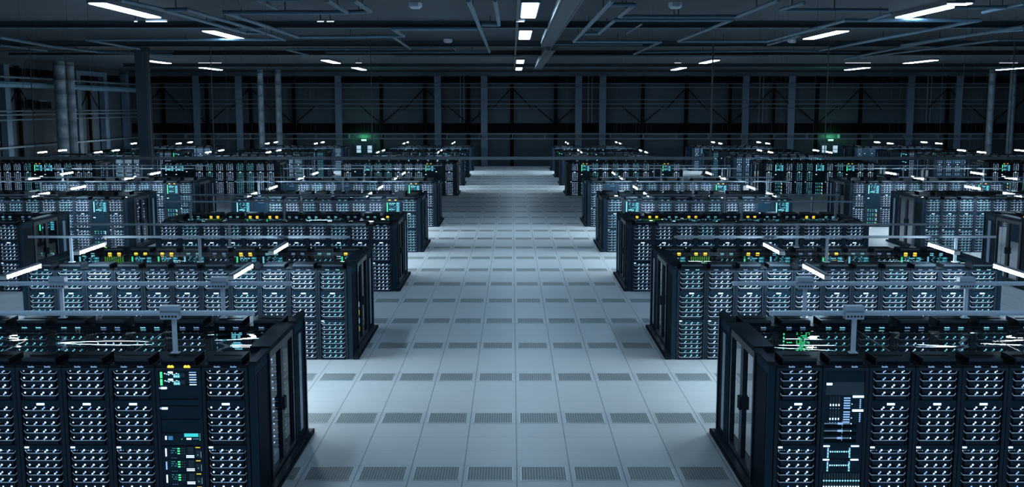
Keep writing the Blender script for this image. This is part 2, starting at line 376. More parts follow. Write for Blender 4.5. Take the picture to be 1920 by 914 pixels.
PZ = 8.42
pipes = [
 ([(0, 70), (95, 87), (190, 98), (322, 103)], .09, 'long pale ceiling pipe slanting in from the left picture edge'),
 ([(0, 85), (88, 95)], .07, 'short ceiling pipe at the left picture edge'),
 ([(0, 97), (325, 97)], .06, 'straight crosswise ceiling pipe left of the steel pillar top'),
 ([(535, 74.5), (162, 75), (262, 92)], .07, 'ceiling pipe making a sharp V over the steel pillar'),
 ([(225, 0), (290, 14), (460, 62), (500, 62)], .08, 'diagonal ceiling pipe passing right above the leftmost large ceiling light'),
 ([(310, 18), (350, 18), (480, 56), (534, 75)], .08, 'ceiling pipe parallel to the upper left diagonal'),
 ([(418, 23.5), (652, 23), (694, 21), (664, 0)], .09, 'ceiling pipe turning up at right end, upper left of centre'),
 ([(613, 0), (651, 23)], .09, 'short diagonal pipe meeting the upper left crosswise pipe'),
 ([(423, 24), (480, 43), (558, 69.5), (757, 68), (736, 54), (895, 54)], .09, 'long stepped pipe zigzagging left of the aisle'),
 ([(736, 69), (769, 91)], .08, 'short diagonal link pipe left of the aisle'),
 ([(580, 104), (534, 92.5), (769, 92)], .07, 'hooked ceiling pipe above the left exit door area'),
 ([(611, 98.5), (918, 97.5), (878, 0)], .09, 'ceiling pipe bending at right angle just left of the aisle lights'),
 ([(928, 0), (935.6, 46.5), (903, 46.5)], .08, 'short hooked pipe nearest the aisle lights on their left'),
 ([(768, 89), (850, 89.5), (855, 95.5), (917, 95.5)], .04, 'thin cranked pipe left of the aisle lights'),
 ([(740, 105), (1440, 105)], .035, 'very thin straight pipe crossing above the aisle'),
 ([(1149, 0), (1076, 78), (1239, 78.5), (1189, 102)], .09, 'angular ceiling pipe just right of the aisle duct'),
 ([(1144, 9), (1189, 9), (1161, 31), (1383, 31), (1460, 0)], .08, 'stepped ceiling pipe upper right of the aisle'),
 ([(1096, 63), (1123, 63), (1154, 37), (1373, 37), (1272, 77.5), (1440, 77.5), (1586, 38), (1837, 38), (1537, 95), (1440, 95.5), (1199, 98.5)], .08, 'longest zigzag ceiling pipe right of the aisle'),
 ([(1440, 84), (1500, 67)], .07, 'short diagonal ceiling pipe under the right zigzag'),
 ([(1508, 5), (1463, 18.5), (1665, 19)], .07, 'ceiling pipe crossing near the top right picture corner'),
 ([(1629, 38), (1672, 25)], .07, 'short pipe left of the large right ceiling light'),
 ([(1790, 14), (1920, 13)], .07, 'crosswise pipe right of the large right ceiling light'),
 ([(1920, 50), (1742, 78), (1583, 111)], .09, 'long diagonal ceiling pipe from the right picture edge'),
 ([(1920, 56), (1848, 61), (1690, 85)], .07, 'lower parallel diagonal ceiling pipe from the right edge'),
 ([(1920, 75), (1873, 75), (1616, 108)], .07, 'lowest diagonal ceiling pipe at the right'),
 ([(1440, 96), (1611, 98.5)], .06, 'straight crosswise pipe below the right zigzag'),
 ([(1920, 7), (1842, 23.5)], .06, 'short pipe stub in the top right corner'),
 ([(1030, 84), (1205, 84)], .04, 'dim thin crosswise pipe right of the aisle duct'),
 ([(1204, 45), (1175, 63)], .04, 'short dim pipe inside the right zigzag'),
 ([(560, 0), (480, 0), (520, 17)], .05, 'dim pipe at the top left of centre'),
]
for pts, r, lab in pipes:
    w3 = []
    for x, y in pts:
        D = D_of(y, PZ); w3.append((X_of(x, D, PZ), D, PZ))
    r *= .8; b = MB(); b.tube(w3, r, 'pipe', 8)
    for i in range(len(w3) - 1):                                  # hangers up to the deck
        a, e = w3[i], w3[i + 1]; L = math.dist(a, e); k = max(1, int(L / 7))
        for j in range(k):
            t_ = (j + .5) / k; q = [a[m] + (e[m] - a[m]) * t_ for m in range(3)]
            b.box(q[0] - .015, q[0] + .015, q[1] - .015, q[1] + .015, PZ, ZC, 'wire')
            b.box(q[0] - r * 1.25, q[0] + r * 1.25, q[1] - r * 1.25, q[1] + r * 1.25, PZ - r * .3, PZ + r * .3, 'pipe')
    o = b.build('ceiling_pipe'); tag(o, lab, 'pipe', 'pipes under the ceiling')
# duct beside the aisle lights
b = MB(); b.box(1.40, 1.90, 20, 58, 8.30, 8.70, 'duct'); b.box(1.33, 1.39, 20, 56, 8.32, 8.38, 'conduit'); b.box(1.92, 1.96, 20, 70, 8.3, 8.36, 'conduit')
tag(b.build('ceiling_duct'), 'rectangular blue-grey duct along the ceiling right of aisle lights, nearer one', 'duct')
b = MB(); b.box(1.75, 2.25, 62, 92, 8.30, 8.70, 'duct'); b.box(1.68, 1.74, 62, 90, 8.28, 8.34, 'spiral')
tag(b.build('ceiling_duct'), 'rectangular blue-grey duct along the ceiling right of aisle lights, farther one', 'duct')
b = MB(); b.box(.15, .24, 20, 100, 8.48, 8.56, 'conduit')
for i in range(10): b.box(.18, .21, 24 + 8 * i, 24.04 + 8 * i, 8.56, ZC, 'wire')
tag(b.build('lamp_rail'), 'thin rail along the ceiling left of the aisle lights', 'rail')
for i, (x0, x1, y) in enumerate(((-30, 40, 93.0), (-30, 40, 72.0), (-30, 40, 34.0), (-30, 45, 62.0), (-30, 45, 47.5))):
    b = MB(); b.box(x0, x1, -.12, .12, 8.52, ZC + .01, 'ceil'); b.box(x0, x1, -.22, .22, 8.48, 8.52, 'duct')
    tag(b.build('ceiling_joist', loc=(0, y, 0)), 'dark crosswise roof joist, %s in depth order' % nth([5, 4, 1, 3, 2][i]), 'joist', 'dark joists under the ceiling')
for x, y, w in ((779, 14, 'upper left of the aisle'), (1266, 14, 'upper right of the aisle'), (840, 79, 'left of the aisle, farther'), (1485, 79, 'right, farther')):
    D = D_of(y, 8.6); X = X_of(x, D, 8.6)
    b = MB(); n_ = 12
    v = [(r * math.cos(2 * PI * j / n_), r * math.sin(2 * PI * j / n_), z) for z, r in ((ZC - .001, .22), (8.62, .22), (8.56, .14)) for j in range(n_)]
    b.poly(v, [(i * n_ + j, i * n_ + (j + 1) % n_, (i + 1) * n_ + (j + 1) % n_, (i + 1) * n_ + j) for i in range(2) for j in range(n_)] + [tuple(2 * n_ + j for j in range(n_))], 'bar')
    tag(b.build('smoke_detector', loc=(X, D, 0)), 'small round smoke detector on ceiling, ' + w, 'smoke detector', 'smoke detectors')

# long crosswise tray over the empty cross aisle
for (x0, x1, lab) in ((-27, 10.2, 'left'), (15.7, 33, 'right')):
    t = empty('suspended_cable_tray', (0, 60, 2.80)); tag(t, 'long suspended cable tray crossing behind the fifth blocks, %s one' % lab, 'cable tray', 'suspended cable trays')
    b = MB(); b.box(x0, x1, -.18, .18, 0, .03, 'duct'); b.box(x0, x1, -.20, -.17, 0, .14, 'conduit'); b.box(x0, x1, .17, .20, 0, .14, 'conduit'); b.build('channel', t)
    for x in ([X_of(697, 60, 5), -24, -15] if lab == 'left' else [X_of(1549, 60, 5), 25]):
        b = MB(); b.box(x - .02, x + .02, -.02, .02, .03, ZC - 2.8, 'wire'); b.build('hanger', t)
    b = MB()
    if lab == 'left': b.box(10.0 - .04, 10.04, -.02, .02, .03, ZC - 2.8, 'wire'); b.build('hanger', t)

# ---------------------------------------------------------------- perforated floor tiles
def tile_mesh():
    b = MB(); h = .345
    b.box(-h, h, -h, h, .0005, .003, 'slot')
    for a0, a1, c0, c1 in ((-h, h, -h, -h + .025), (-h, h, h - .025, h), (-h, -h + .02, -h + .025, h - .025), (h - .02, h, -h + .025, h - .025)): b.box(a0, a1, c0, c1, .001, .007, 'rim')
    for i in range(15):
        x = -h + .03 + i * (2 * h - .06) / 15 + .012
        b.box(x, x + .022, -h + .03, h - .03, .003, .006, 'slat')
    return b.mesh('perforated_floor_tile')
tm = tile_mesh()
for n in range(25):
    D = 17.07 + 3.2 * n
    inpod = (n % 3 == 0) and n < 30
    ks = range(-5, 5) if inpod or n > 13 else range(-8, 8)
    if n in (15,): ks = range(-5, 5)
    for i, k in enumerate(ks):
        X = .073 + .8 * k + .4
        if n > 9 and not (-5 <= k <= 4): continue
        tag(put('perforated_floor_tile', tm, loc=(X, D, 0)), 'slotted grey floor tile, %s from left in the %s tile row from the viewer' % (nth(i + 1 - (0 if len(ks) < 12 or n <= 9 else 3)), nth(n + 1)),
            'floor tile', 'slotted airflow floor tiles')

# ---------------------------------------------------------------- racks (local frame: x 0..W leftwards extent, front at y=0, z up)
W, DP, HT = .625, .92, 1.95
ROWZ = [[1.878, 1.776, 1.674, 1.572], [1.366, 1.262, 1.158, 1.054, .950], [.771, .668, .565, .463, .361, .259, .156, .054]]

def cab_mesh():
    b = MB()
    b.box(.004, W - .004, .07, DP, .0, HT - .002, 'cab')
    b.box(.004, .03, .012, .07, .0, HT - .002, 'cab'); b.box(W - .03, W - .004, .012, .07, 0, HT - .002, 'cab')
    b.quad((.03, .068, 0), (W - .03, .068, 0), (W - .03, .068, HT - .01), (.03, .068, HT - .01), 'cavity')
    return b.mesh('cabinet')
def frame_mesh():
    b = MB()
    for x0 in (.006, W - .046):
        b.box(x0, x0 + .040, -.006, .03, .02, HT, 'frame', ch=.006)
        b.box(x0 + .016, x0 + .024, -.010, -.006, .03, HT - .02, 'cab')
    b.box(.006, W - .006, -.008, .03, HT - .032, HT, 'frame', ch=.006)
    b.box(.046, W - .046, -.004, .03, .0, .025, 'cab')
    return b.mesh('door_frame')
def bracket(b, x0, x1, z, lo='tray', hi='bracket', simple=False):
    b.box(x0 + .012, x1 - .012, .006, .068, z - .058, z - .006, lo)
    t = .0052
    b.box(x0, x1, -.002, .006, z - t, z + t, hi)
    for sx, xe in ((-1, x0), (1, x1)):            # turned-up ends
        v = [(xe, -.002, z - t), (xe, -.002, z + t), (xe + sx * .028, -.002, z + .034 + t), (xe + sx * .028, -.002, z + .030 - t),
             (xe, .006, z - t), (xe, .006, z + t), (xe + sx * .028, .006, z + .034 + t), (xe + sx * .028, .006, z + .030 - t)]
        b.poly(v, [(0, 1, 2, 3), (7, 6, 5, 4), (0, 4, 5, 1), (1, 5, 6, 2), (2, 6, 7, 3), (3, 7, 4, 0)], hi)
    if not simple:
        b.box(x0 + .01, x1 - .01, -.002, .006, z - .052, z - .046, 'frame')
        b.box(x0 + .02, x1 - .02, .004, .03, z + .030, z + .056, 'panel')
def drive_shelf(g, flip):
    b = MB(); x0, x1 = (.098, .535) if not flip else (.09, .527)
    for z in ROWZ[g]: bracket(b, x0, x1, z)
    zt, zb = ROWZ[g][0] + .062, ROWZ[g][-1] - .066
    if g == 2: zb = max(zb, .0)
    for x in (.062, W - .082): b.box(x, x + .02, .03, .066, zb, zt, 'tray')
    return b.mesh('drive_shelf')
def drive_lights(g, flip, col):
    b = MB(); A, B = ('led_w', 'led_b') if col == 'w' else ('led_t', 'led_tb')
    rnd = random.Random(g * 7 + flip * 3 + (col == 't'))
    for z in ROWZ[g]:
        xs = [.118, .245, .365, .480] if not flip else [.215, .340, .465]
        for i, x in enumerate(xs):
            big = rnd.random()
            b.disc(x, z + .044, (.0145 if big > .3 else .0115), -.003, A if big > .12 else B)
            if i or flip:  # highlight and slanted streak of the light, drawn as extra glowing shapes
                b.disc(x - .025, z + .020, .0120, -.006, A if rnd.random() < .45 else B)
                b.quad((x - .029, -.004, z + .026), (x - .020, -.004, z + .014), (x + .004, -.004, z + .034), (x - .006, -.004, z + .044), B)
    return b.mesh('drive_lights')
def divider_mesh(up):
    b = MB(); b.box(.055, W - .055, .008, .068, *((1.400, 1.505) if up else (.800, .880)), 'panel')
    return b.mesh('blank_panel')
def name_light():
    b = MB(); b.box(W / 2 - .052, W / 2 + .052, -.002, .008, 1.440, 1.468, 'led_w')
    return b.mesh('name_light')
def status_light():
    b = MB(); b.box(.062, .120, -.002, .008, .840, .862, 'led_w')
    for i in range(19):
        if i % 7 != 4: b.disc(.07 + i * .026, .808, .0065, .006, 'led_b' if i % 3 else 'led_w', 5)
    return b.mesh('status_light')
def cable_box(col, near=True):
    """black tray and raised cable trunk on the rack roof, open at front with a sloping lip"""
    b = MB()
    b.box(.004, W - .004, .02, DP, HT, HT + .040, 'box')
    x0, x1, z0, z1 = .085, .545, HT + .040, HT + .130
    b.box(x0, x1, .035, .50, z0, z1, 'box')
    b.box(x0 + .006, x1 - .006, .022, .034, z1 - .040, z1 - .004, 'lid'); b.box(x0 + .004, x1 - .004, .028, .034, z0, z1 - .041, 'cavity')
    b.box(x0, x0 + .012, .020, .034, z0, z1, 'box'); b.box(x1 - .012, x1, .020, .034, z0, z1, 'box')
    b.box(x0 + .04, x1 - .04, .22, .25, z1, z1 + .008, 'box')
    b.tube([(x0 + .22, .50, z0 + .03), (x0 + .22, .62, z0 + .03), (x0 + .22, .66, HT + .04)], .035, 'box', 8)
    return b.mesh('cable_box')
def header_lights(k):
    b = MB()
    for x in (.170, .390):
        if k == 'led_y':
            b.box(x, x + .085, .008, .019, HT + .006, HT + .026, k); b.box(x + .010, x + .035, .008, .019, HT + .027, HT + .038, k); b.box(x + .050, x + .072, .008, .019, HT + .027, HT + .038, k)
            continue
        for i in range(5): b.box(x + i * .017, x + i * .017 + .012, .010, .019, HT + .010, HT + .020, k)
        b.box(x, x + .012, .010, .019, HT + .028, HT + .034, 'led_dim'); b.box(x + .05, x + .062, .010, .019, HT + .028, HT + .034, 'led_dim')
    return b.mesh('header_lights')

# network gear, placed from measured heights of the nearest rack on each side
def nz(y): return z_of(y, 15.6)
def nx(x): return (x - 287.5) / 140.0
def switch_a():
    b = MB()
    b.box(.05, W - .05, .012, .068, nz(719), nz(694), 'panel')
    for s in (0, 1):
        y = 697 + s * 13.5
        for i in range(5):
            b.box(nx(297) , nx(301), .003, .012, nz(y + i * 2.4 + 1.5), nz(y + i * 2.4), 'led_g')
        for i in range(8): b.box(nx(305) + i * .026, nx(305) + i * .026 + .015, .003, .012, nz(y + 3.6 + (i % 3)), nz(y + 2 + (i % 3)), 'led_t' if i % 2 else 'led_w')
        b.box(nx(312), nx(321), .002, .012, nz(y + 2), nz(y - 1), 'led_w')
        b.box(nx(322), nx(334), .002, .012, nz(y + 10.5), nz(y + 5.5), 'led_tb')
        for i in range(3): b.box(nx(323.5 + i * 3.5), nx(325 + i * 3.5), .001, .002, nz(y + 9), nz(y + 7), 'led_w')
        b.box(nx(335.5), nx(344), .001, .012, nz(y + 9), nz(y + 1.5), 'panel_hi')
    for i in range(6): b.box(nx(352), nx(365), .003, .012, nz(698.4 + i * 4.6), nz(696.9 + i * 4.6), 'led_w' if i % 2 else 'led_b')
    return b.mesh('network_switch')
def blanks_a(lo=835, lit=(727, 765)):
    b = MB(); e = [719.5, 748, 760, 786, 811 if lo > 811 else lo]
    for y0, y1 in zip(e[:-1], e[1:]): b.box(.05, W - .05, .016 if (y1 - y0) > 15 else .004, .068, nz(y1 - .8), nz(y0 + .8), 'panel')
    for y in lit: b.box(nx(297.5), nx(308.5), .0, .016, nz(y + 1.8), nz(y - 1.8), 'led_w'); b.box(nx(294.3), nx(296), .0, .016, nz(y + 1.3), nz(y - 1.3), 'led_b')
    return b.mesh('blank_panel')
def controller_a():
    b = MB(); b.box(.05, W - .05, .006, .068, nz(834), nz(811.5), 'panel')
    b.box(nx(338), nx(364.5), .0, .006, nz(818), nz(811.8), 'led_c')
    b.box(nx(306), nx(322), .002, .006, nz(814.5), nz(812.5), 'tray')
    b.box(nx(301.5), nx(304.5), .0, .006, nz(823.5), nz(816.5), 'led_w')
    for i in range(3): b.box(nx(307.5), nx(316), .0, .006, nz(818.5 + i * 2.6), nz(816.8 + i * 2.6), 'led_blue')
    b.box(nx(342), nx(351), .0, .006, nz(823.5), nz(820.3), 'led_w')
    for i in range(4): b.disc(nx(355 + i * 3), nz(822), .006, .004, 'led_b'); b.box(nx(367), nx(370.5), .0, .006, nz(813.5 + i * 3.6), nz(812.3 + i * 3.6), 'led_g' if i % 2 else 'led_b')
    b.disc(nx(333), nz(822.5), .006, .004, 'led_g')
    return b.mesh('controller')
def blades_a():
    b = MB(); zt = nz(836)
    for s in range(8):
        z = zt - s * .186; zb = max(z - .180, .01)
        if z < .12: break
        b.box(.05, W - .05, .010, .068, zb, z, 'panel')
        b.box(nx(300.5), nx(303), .003, .010, z - .14, z - .03, 'led_b' if s % 2 else 'led_w')
        for i in range(3):
            for j in range(4):
                if (i + j + s) % 4: b.disc(nx(312 + j * 2.7), z - .03 - i * .030, .006, .008, 'led_tb', 5)
            b.box(nx(323.5), nx(328), .003, .010, z - .040 - i * .034, z - .026 - i * .034, 'led_g')
            b.disc(nx(332), z - .033 - i * .034, .005, .008, 'led_dim', 5); b.disc(nx(336), z - .033 - i * .034, .005, .008, 'led_dim', 5)
        b.box(nx(344), nx(354), .0, .010, z - .105, z - .012, 'panel_hi')
        for i in range(2): b.box(nx(340), nx(355), .003, .010, z - .138 - i * .022, z - .126 - i * .022, 'led_w')
        for i in range(3): b.box(nx(358.5 + i * 3), nx(360.5 + i * 3), .003, .010, z - .022, z - .012, 'led_y')
        b.box(nx(368), nx(370.3), .003, .010, z - .16, z - .07, 'led_w')
        b.box(nx(359), nx(366), .004, .010, z - .15, z - .06, 'panel_hi')
        b.disc(nx(362), z - .12, .006, .002, 'led_g', 5)
        for i in range(3): b.disc(nx(313 + i * 4), z - .165, .004, .008, 'led_b', 5)
    return b.mesh('blade_server')
def storage_b():
    """right-hand nearest network rack: canisters, stacked lines and white catches"""
    def bx(x): return (x - 1557.5) / 140.0
    b = MB()
    b.box(.05, W - .05, .016, .068, nz(835), nz(694), 'panel')
    b.box(.055, W - .055, .010, .016, nz(740), nz(716), 'panel_hi')
    b.box(bx(1566), bx(1576.5), .0, .016, nz(721.5), nz(717.5), 'led_w')
    for s in (0, 1):
        y = 743 + s * 26
        for i in range(4):
            b.box(bx(1573.5 + i * 5.3), bx(1576.5 + i * 5.3), .006, .016, nz(y + 13), nz(y), 'panel_hi')
            b.box(bx(1574 + i * 5.3), bx(1576 + i * 5.3), .003, .016, nz(y + 17.5), nz(y + 14), 'led_w')
            b.disc(bx(1575 + i * 5.3), nz(y + 22.5), .006, .010, 'led_b', 5)
        for i in range(5): b.box(bx(1600), bx(1612), .003, .016, nz(y + 3.8 + i * 4.7), nz(y + 1.8 + i * 4.7), 'led_b')
        b.box(bx(1616.5), bx(1637), -.002, .016, nz(y + 1.8), nz(y - 1.8), 'led_w')
        for i in range(5): b.box(bx(1630), bx(1632.2), .003, .016, nz(y + 7 + i * 3.6), nz(y + 5 + i * 3.6), 'led_b')
        b.disc(bx(1615.5), nz(y + 14), .008, .010, 'led_w', 5)
    for i in range(3):
        y = 793.5 + i * 13.5
        b.box(bx(1564), bx(1612), .002, .016, nz(y + .9), nz(y - .9), 'bracket'); b.box(bx(1563), bx(1626), .012, .016, nz(y + 9), nz(y + 2), 'cavity')
        b.box(bx(1590), bx(1600), .0, .016, nz(y + 1.5), nz(y - 1.5), 'led_b'); b.disc(bx(1615), nz(y), .010, .004, 'led_w', 5)
        b.box(bx(1598), bx(1599), .0, .016, nz(y + 5), nz(y - 5), 'led_dim')
    for s in (0, 1):
        y = 835 + s * 25.5
        b.box(.05, W - .05, .014, .068, nz(y + 24.5), nz(y), 'panel')
        for x in (1558 + 3.5, 1558 + 59): b.box(bx(x), bx(x + 15), -.002, .014, nz(y + 1.8), nz(y - .6), 'led_w')
        for i in range(9): b.box(bx(1577.5 + i * 4.3), bx(1579.6 + i * 4.3), .003, .014, nz(y + 12.2), nz(y + 10), 'led_t' if i % 3 else 'led_w')
        for i in range(6):
            for x in (1572.5, 1613.5): b.box(bx(x), bx(x + 2.6), .003, .014, nz(y + 6 + i * 3.2), nz(y + 4 + i * 3.2), 'led_t' if i % 2 else 'led_b')
    for i in range(14):
        x = .06 + i * .0365
        b.box(x, x + .026, .0, .068, .03, nz(886), 'panel_hi')
        for z, k in ((nz(900), 'led_t'), (nz(911), 'led_w'), (.16, 'led_t'), (.07, 'led_b')): b.box(x + .003, x + .023, -.006, .0, z - .008, z + .008, k)
    return b.mesh('storage_server')
# teal network rack for back rows
def gear_c(acc, k):
    b = MB()
    b.box(.05, W - .05, .012, .068, 1.44, 1.93, 'panel'); b.box(.05, W - .05, .016, .068, .88, 1.435, 'panel'); b.box(.05, W - .05, .012, .068, .03, .875, 'panel')
    b.box(.105, .140, .0, .012, 1.52, 1.91, acc)
    rg = random.Random(21 + k + (acc == 'led_t'))
    for i in range(10):
        x = .19 + rg.random() * .08
        while x < .43:
            w = rg.choice((.02, .035, .06))
            if rg.random() < .62: b.box(x, min(x + w, .445), .0, .012, 1.545 + i * .037, 1.566 + i * .037, rg.choice(('led_t', 'led_tb', 'led_tb')))
            x += w + .012 + rg.random() * .03
    for i in range(5): b.box(.465, .575, .0, .012, 1.54 + i * .072, 1.59 + i * .072, 'led_tb'); b.box(.475 + (i % 3) * .03, .50 + (i % 3) * .03, -.002, .0, 1.55 + i * .072, 1.58 + i * .072, 'led_t')
    for i in range(4): b.box(.2 + i * .05, .23 + i * .05, .0, .012, 1.60, 1.62, 'led_t')
    b.box(.08, .16, .0, .016, 1.30, 1.33, 'led_w')
    for s in range(4):
        z = .80 - s * .2
        for i in range(4):
            b.box(.10 + i * .11, .15 + i * .11, .0, .012, z - .02, z, 'led_g' if (i + s) % 3 == 0 else 'led_tb'); b.box(.12 + i * .11, .14 + i * .11, .0, .012, z - .10, z - .06, 'led_b')
        b.box(.50, .515, .0, .012, z - .12, z, 'led_y' if s % 2 else 'led_w')
    return b.mesh('network_switch')
def gear_g():
    b = MB(); b.box(.05, W - .05, .012, .068, .03, 1.93, 'panel')
    for i in range(9): b.box(.09 + i * .052, .115 + i * .052, .004, .012, 1.74, 1.92, 'led_green_dim')
    for z in (1.62, 1.56, 1.45, 1.38):
        for i in range(7): b.box(.12 + i * .055, .14 + i * .055, .004, .012, z, z + .02, 'led_green_dim')
    for s in range(5):
        for i in range(6): b.box(.10 + i * .07, .125 + i * .07, .004, .012, 1.1 - s * .2, 1.13 - s * .2, 'led_g' if (i + s) % 2 else 'led_tb')
    b.box(.08, .16, .0, .012, 1.24, 1.27, 'led_w')
    return b.mesh('network_switch')
M['led_green_dim'] = led('led dim green', (.22, .80, .06), .6)
def gear_p():
    """bright green patch gear seen through the right nearest glass roof"""
    b = MB(); b.box(.05, W - .05, .012, .068, .03, 1.93, 'panel'); rnd = random.Random(5)
    for i in range(7): b.box(.12, .14, .004, .012, 1.50 + i * .058, 1.53 + i * .058, 'led_g')
    for i in range(18):
        for j in range(9):
            if rnd.random() < .62: b.box(.33 + j * .024, .346 + j * .024, .004, .012, 1.44 + i * .026, 1.453 + i * .026, 'led_g')
    for i in range(3): b.box(.18 + i * .03, .20 + i * .03, .004, .012, 1.72, 1.735, 'led_g')
    for s in range(5):
        for i in range(6): b.box(.10 + i * .07, .125 + i * .07, .004, .012, 1.1 - s * .2, 1.13 - s * .2, 'led_g')
    return b.mesh('network_switch')
def gear_t():
    """cyan text-like gear seen through the left nearest glass roof"""
    b = MB(); b.box(.05, W - .05, .012, .068, .03, 1.93, 'panel'); rnd = random.Random(9)
    for i in range(6): b.box(.12, .135, .004, .012, 1.50 + i * .068, 1.525 + i * .068, 'led_tb')
    for i in range(17):
        for j in range(7):
            if i % 6 != 5 and rnd.random() < .75: b.box(.36 + j * .024, .378 + j * .024, .004, .012, 1.46 + i * .026, 1.474 + i * .026, 'led_t')
    for i in range(4): b.box(.18 + i * .025, .20 + i * .025, .004, .012, 1.76, 1.772, 'led_tb')
    b.box(.18, .26, .0, .012, 1.53, 1.555, 'led_w')
    for s in range(5):
        for i in range(6): b.box(.10 + i * .07, .125 + i * .07, .004, .012, 1.1 - s * .2, 1.13 - s * .2, 'led_tb')
    return b.mesh('network_switch')
def gear_blank():
    b = MB()
    for z0, z1 in ((1.44, 1.93), (.95, 1.43), (.50, .94), (.03, .49)): b.box(.05, W - .05, .014, .068, z0, z1, 'panel')
    b.box(.10, .18, .0, .014, 1.47, 1.50, 'led_w')
    for i in range(5): b.box(.30 + i * .045, .325 + i * .045, .0, .014, 1.86, 1.875, 'led_b'); b.box(.33 + i * .04, .35 + i * .04, .0, .014, .80, .83, 'led_tb')
    for i in range(3): b.box(.12 + i * .15, .2 + i * .15, .0, .014, .40 - i * .08, .415 - i * .08, 'led_dim')
    return b.mesh('blank_panel')

ME = dict(cab=cab_mesh(), frame=frame_mesh(), div=divider_mesh(1), div2=divider_mesh(0), name=name_light(), stat=status_light(), boxm=cable_box('w'),
          hw=header_lights('led_b'), hy=header_lights('led_y'), ht=header_lights('led_t'))
for g in range(3):
    for fl in (0, 1):
        ME['shelf%d%d' % (g, fl)] = drive_shelf(g, fl)
        for c in 'wt': ME['light%d%d%s' % (g, fl, c)] = drive_lights(g, fl, c)
ME.update(swa=switch_a(), bla=blanks_a(), ctl=controller_a(), bld=blades_a(), stb=storage_b(), gc=gear_c('led_g', 1), gc2=gear_c('led_t', 1), gg=gear_g(), gp=gear_p(), gt=gear_t(), gb=gear_blank())

# kinds: D white drives, T teal drives, A/B the two nearest network racks, C/E teal gear, G green, P patch, X text gear, K blank
LOOK = {'D': 'black rack with pale blue drive lights', 'T': 'black rack with teal drive lights', 'A': 'black rack with cyan screen and blade servers',
        'B': 'black rack with dotted storage gear', 'C': 'black rack with teal and green lights', 'E': 'black rack with cyan network lights',
        'G': 'black rack with dim green port lights', 'P': 'black rack with bright green patch lights', 'X': 'black rack with rows of cyan port lights', 'K': 'black rack mostly of blank panels'}
PROTO = {}
def rack_parts(t, kind, flip, near):
    put('cabinet', ME['cab'], t)
    put('door_frame', ME['frame'], t)
    bx = put('cable_box', ME['boxm'], t)
    hk = 'hy' if kind in 'ACG' else 'ht' if kind in 'TE' else 'hw'
    put('header_lights', ME[hk], bx)
    if kind in 'DT':
        c = 'w' if kind == 'D' else 't'
        for g in range(3):
            s = put('drive_shelf', ME['shelf%d%d' % (g, flip)], t)
            put('drive_lights', ME['light%d%d%s' % (g, flip, c)], s)
        d = put('blank_panel', ME['div'], t); put('name_light', ME['name'], d); d = put('blank_panel', ME['div2'], t); put('status_light', ME['stat'], d)
    elif kind == 'A':
        put('network_switch', ME['swa'], t); put('blank_panel', ME['bla'], t); put('controller', ME['ctl'], t, label='controller with cyan screen'); put('blade_server', ME['bld'], t)
    elif kind == 'B': put('storage_server', ME['stb'], t)
    elif kind == 'C': put('network_switch', ME['gc'], t)
    elif kind == 'E': put('network_switch', ME['gc2'], t)
    elif kind == 'G': put('network_switch', ME['gg'], t)
    elif kind == 'P': put('network_switch', ME['gp'], t)
    elif kind == 'X': put('network_switch', ME['gt'], t)
    elif kind == 'K': put('blank_panel', ME['gb'], t)
def copy_tree(o, parent=None):
    c = o.copy(); C.objects.link(c)
    if parent: c.parent = parent
    for ch in o.children: copy_tree(ch, c)
    return c

# ---------------------------------------------------------------- pods
NR = 11; PD = 3.78; BACK = 2.86
pods = []     # (side, column, row index, X of inner edge, D0, nth in column)
rowD = {i: 15.55 + 9.6 * (i - 1) for i in range(1, 11) if i != 6}
edges = {('left', 'A'): 3.45, ('left', 'B'): 14.45, ('left', 'C'): 25.65, ('right', 'A'): 3.45, ('right', 'B'): 15.4, ('right', 'C'): 29.35}
start = {'A': 1, 'B': 3, 'C': 7}
cname = {'A': '%s block', 'B': 'outer %s block', 'C': 'outermost %s block'}
for (side, col), e in edges.items():
    rr = [r for r in rowD if r >= start[col]]
    for k, r in enumerate(rr): pods.append((side, col, r, e, rowD[r], k + 1))
pat = {('left', 'A', 1, 0): 'DADDDDDDDDD', ('right', 'A', 1, 0): 'DBDDDDDDDDD',
       ('left', 'A', 1, 1): 'DXDTDTTTDDD', ('right', 'A', 1, 1): 'DPTTDTTDDDD',
       ('left', 'A', 2, 0): 'TDDTDDDDDTT', ('right', 'A', 2, 0): 'TDDTDDDTDDT',
       ('left', 'A', 2, 1): 'CTDECDECCGE', ('right', 'A', 2, 1): 'CGTCEDCEDCE',
       ('left', 'A', 3, 0): 'DDTDDDDTDTD', ('right', 'A', 3, 0): 'DDDTDDDDDDD',
       ('left', 'A', 3, 1): 'CTDEEDCCTGE', ('right', 'A', 3, 1): 'CGECEDCEDCE',
       ('left', 'A', 4, 0): 'TCDDTDTDTKE', ('right', 'A', 4, 0): 'TEDTDDTDDKE',
       ('left', 'A', 5, 0): 'DCDDTDKDTDK', ('right', 'A', 5, 0): 'DKDDTDTDDCD',
       ('left', 'A', 7, 0): 'DKCDDDTTEKD', ('right', 'A', 7, 0): 'DCTDTDTDKCD',
       ('left', 'B', 4, 0): 'DEDTDTTDDDD', ('left', 'B', 5, 0): 'TCDTTDTDDTD', ('right', 'B', 4, 0): 'TTTTDDTDDDD', ('right', 'B', 5, 0): 'DEDDTDDTDCD',
       ('left', 'C', 7, 0): 'DDTDECTDDDD', ('right', 'C', 7, 0): 'DCDTDDDDTDD', ('left', 'B', 7, 0): 'DDTTDDTDKEE'}
rnd = random.Random(3)
allr = []
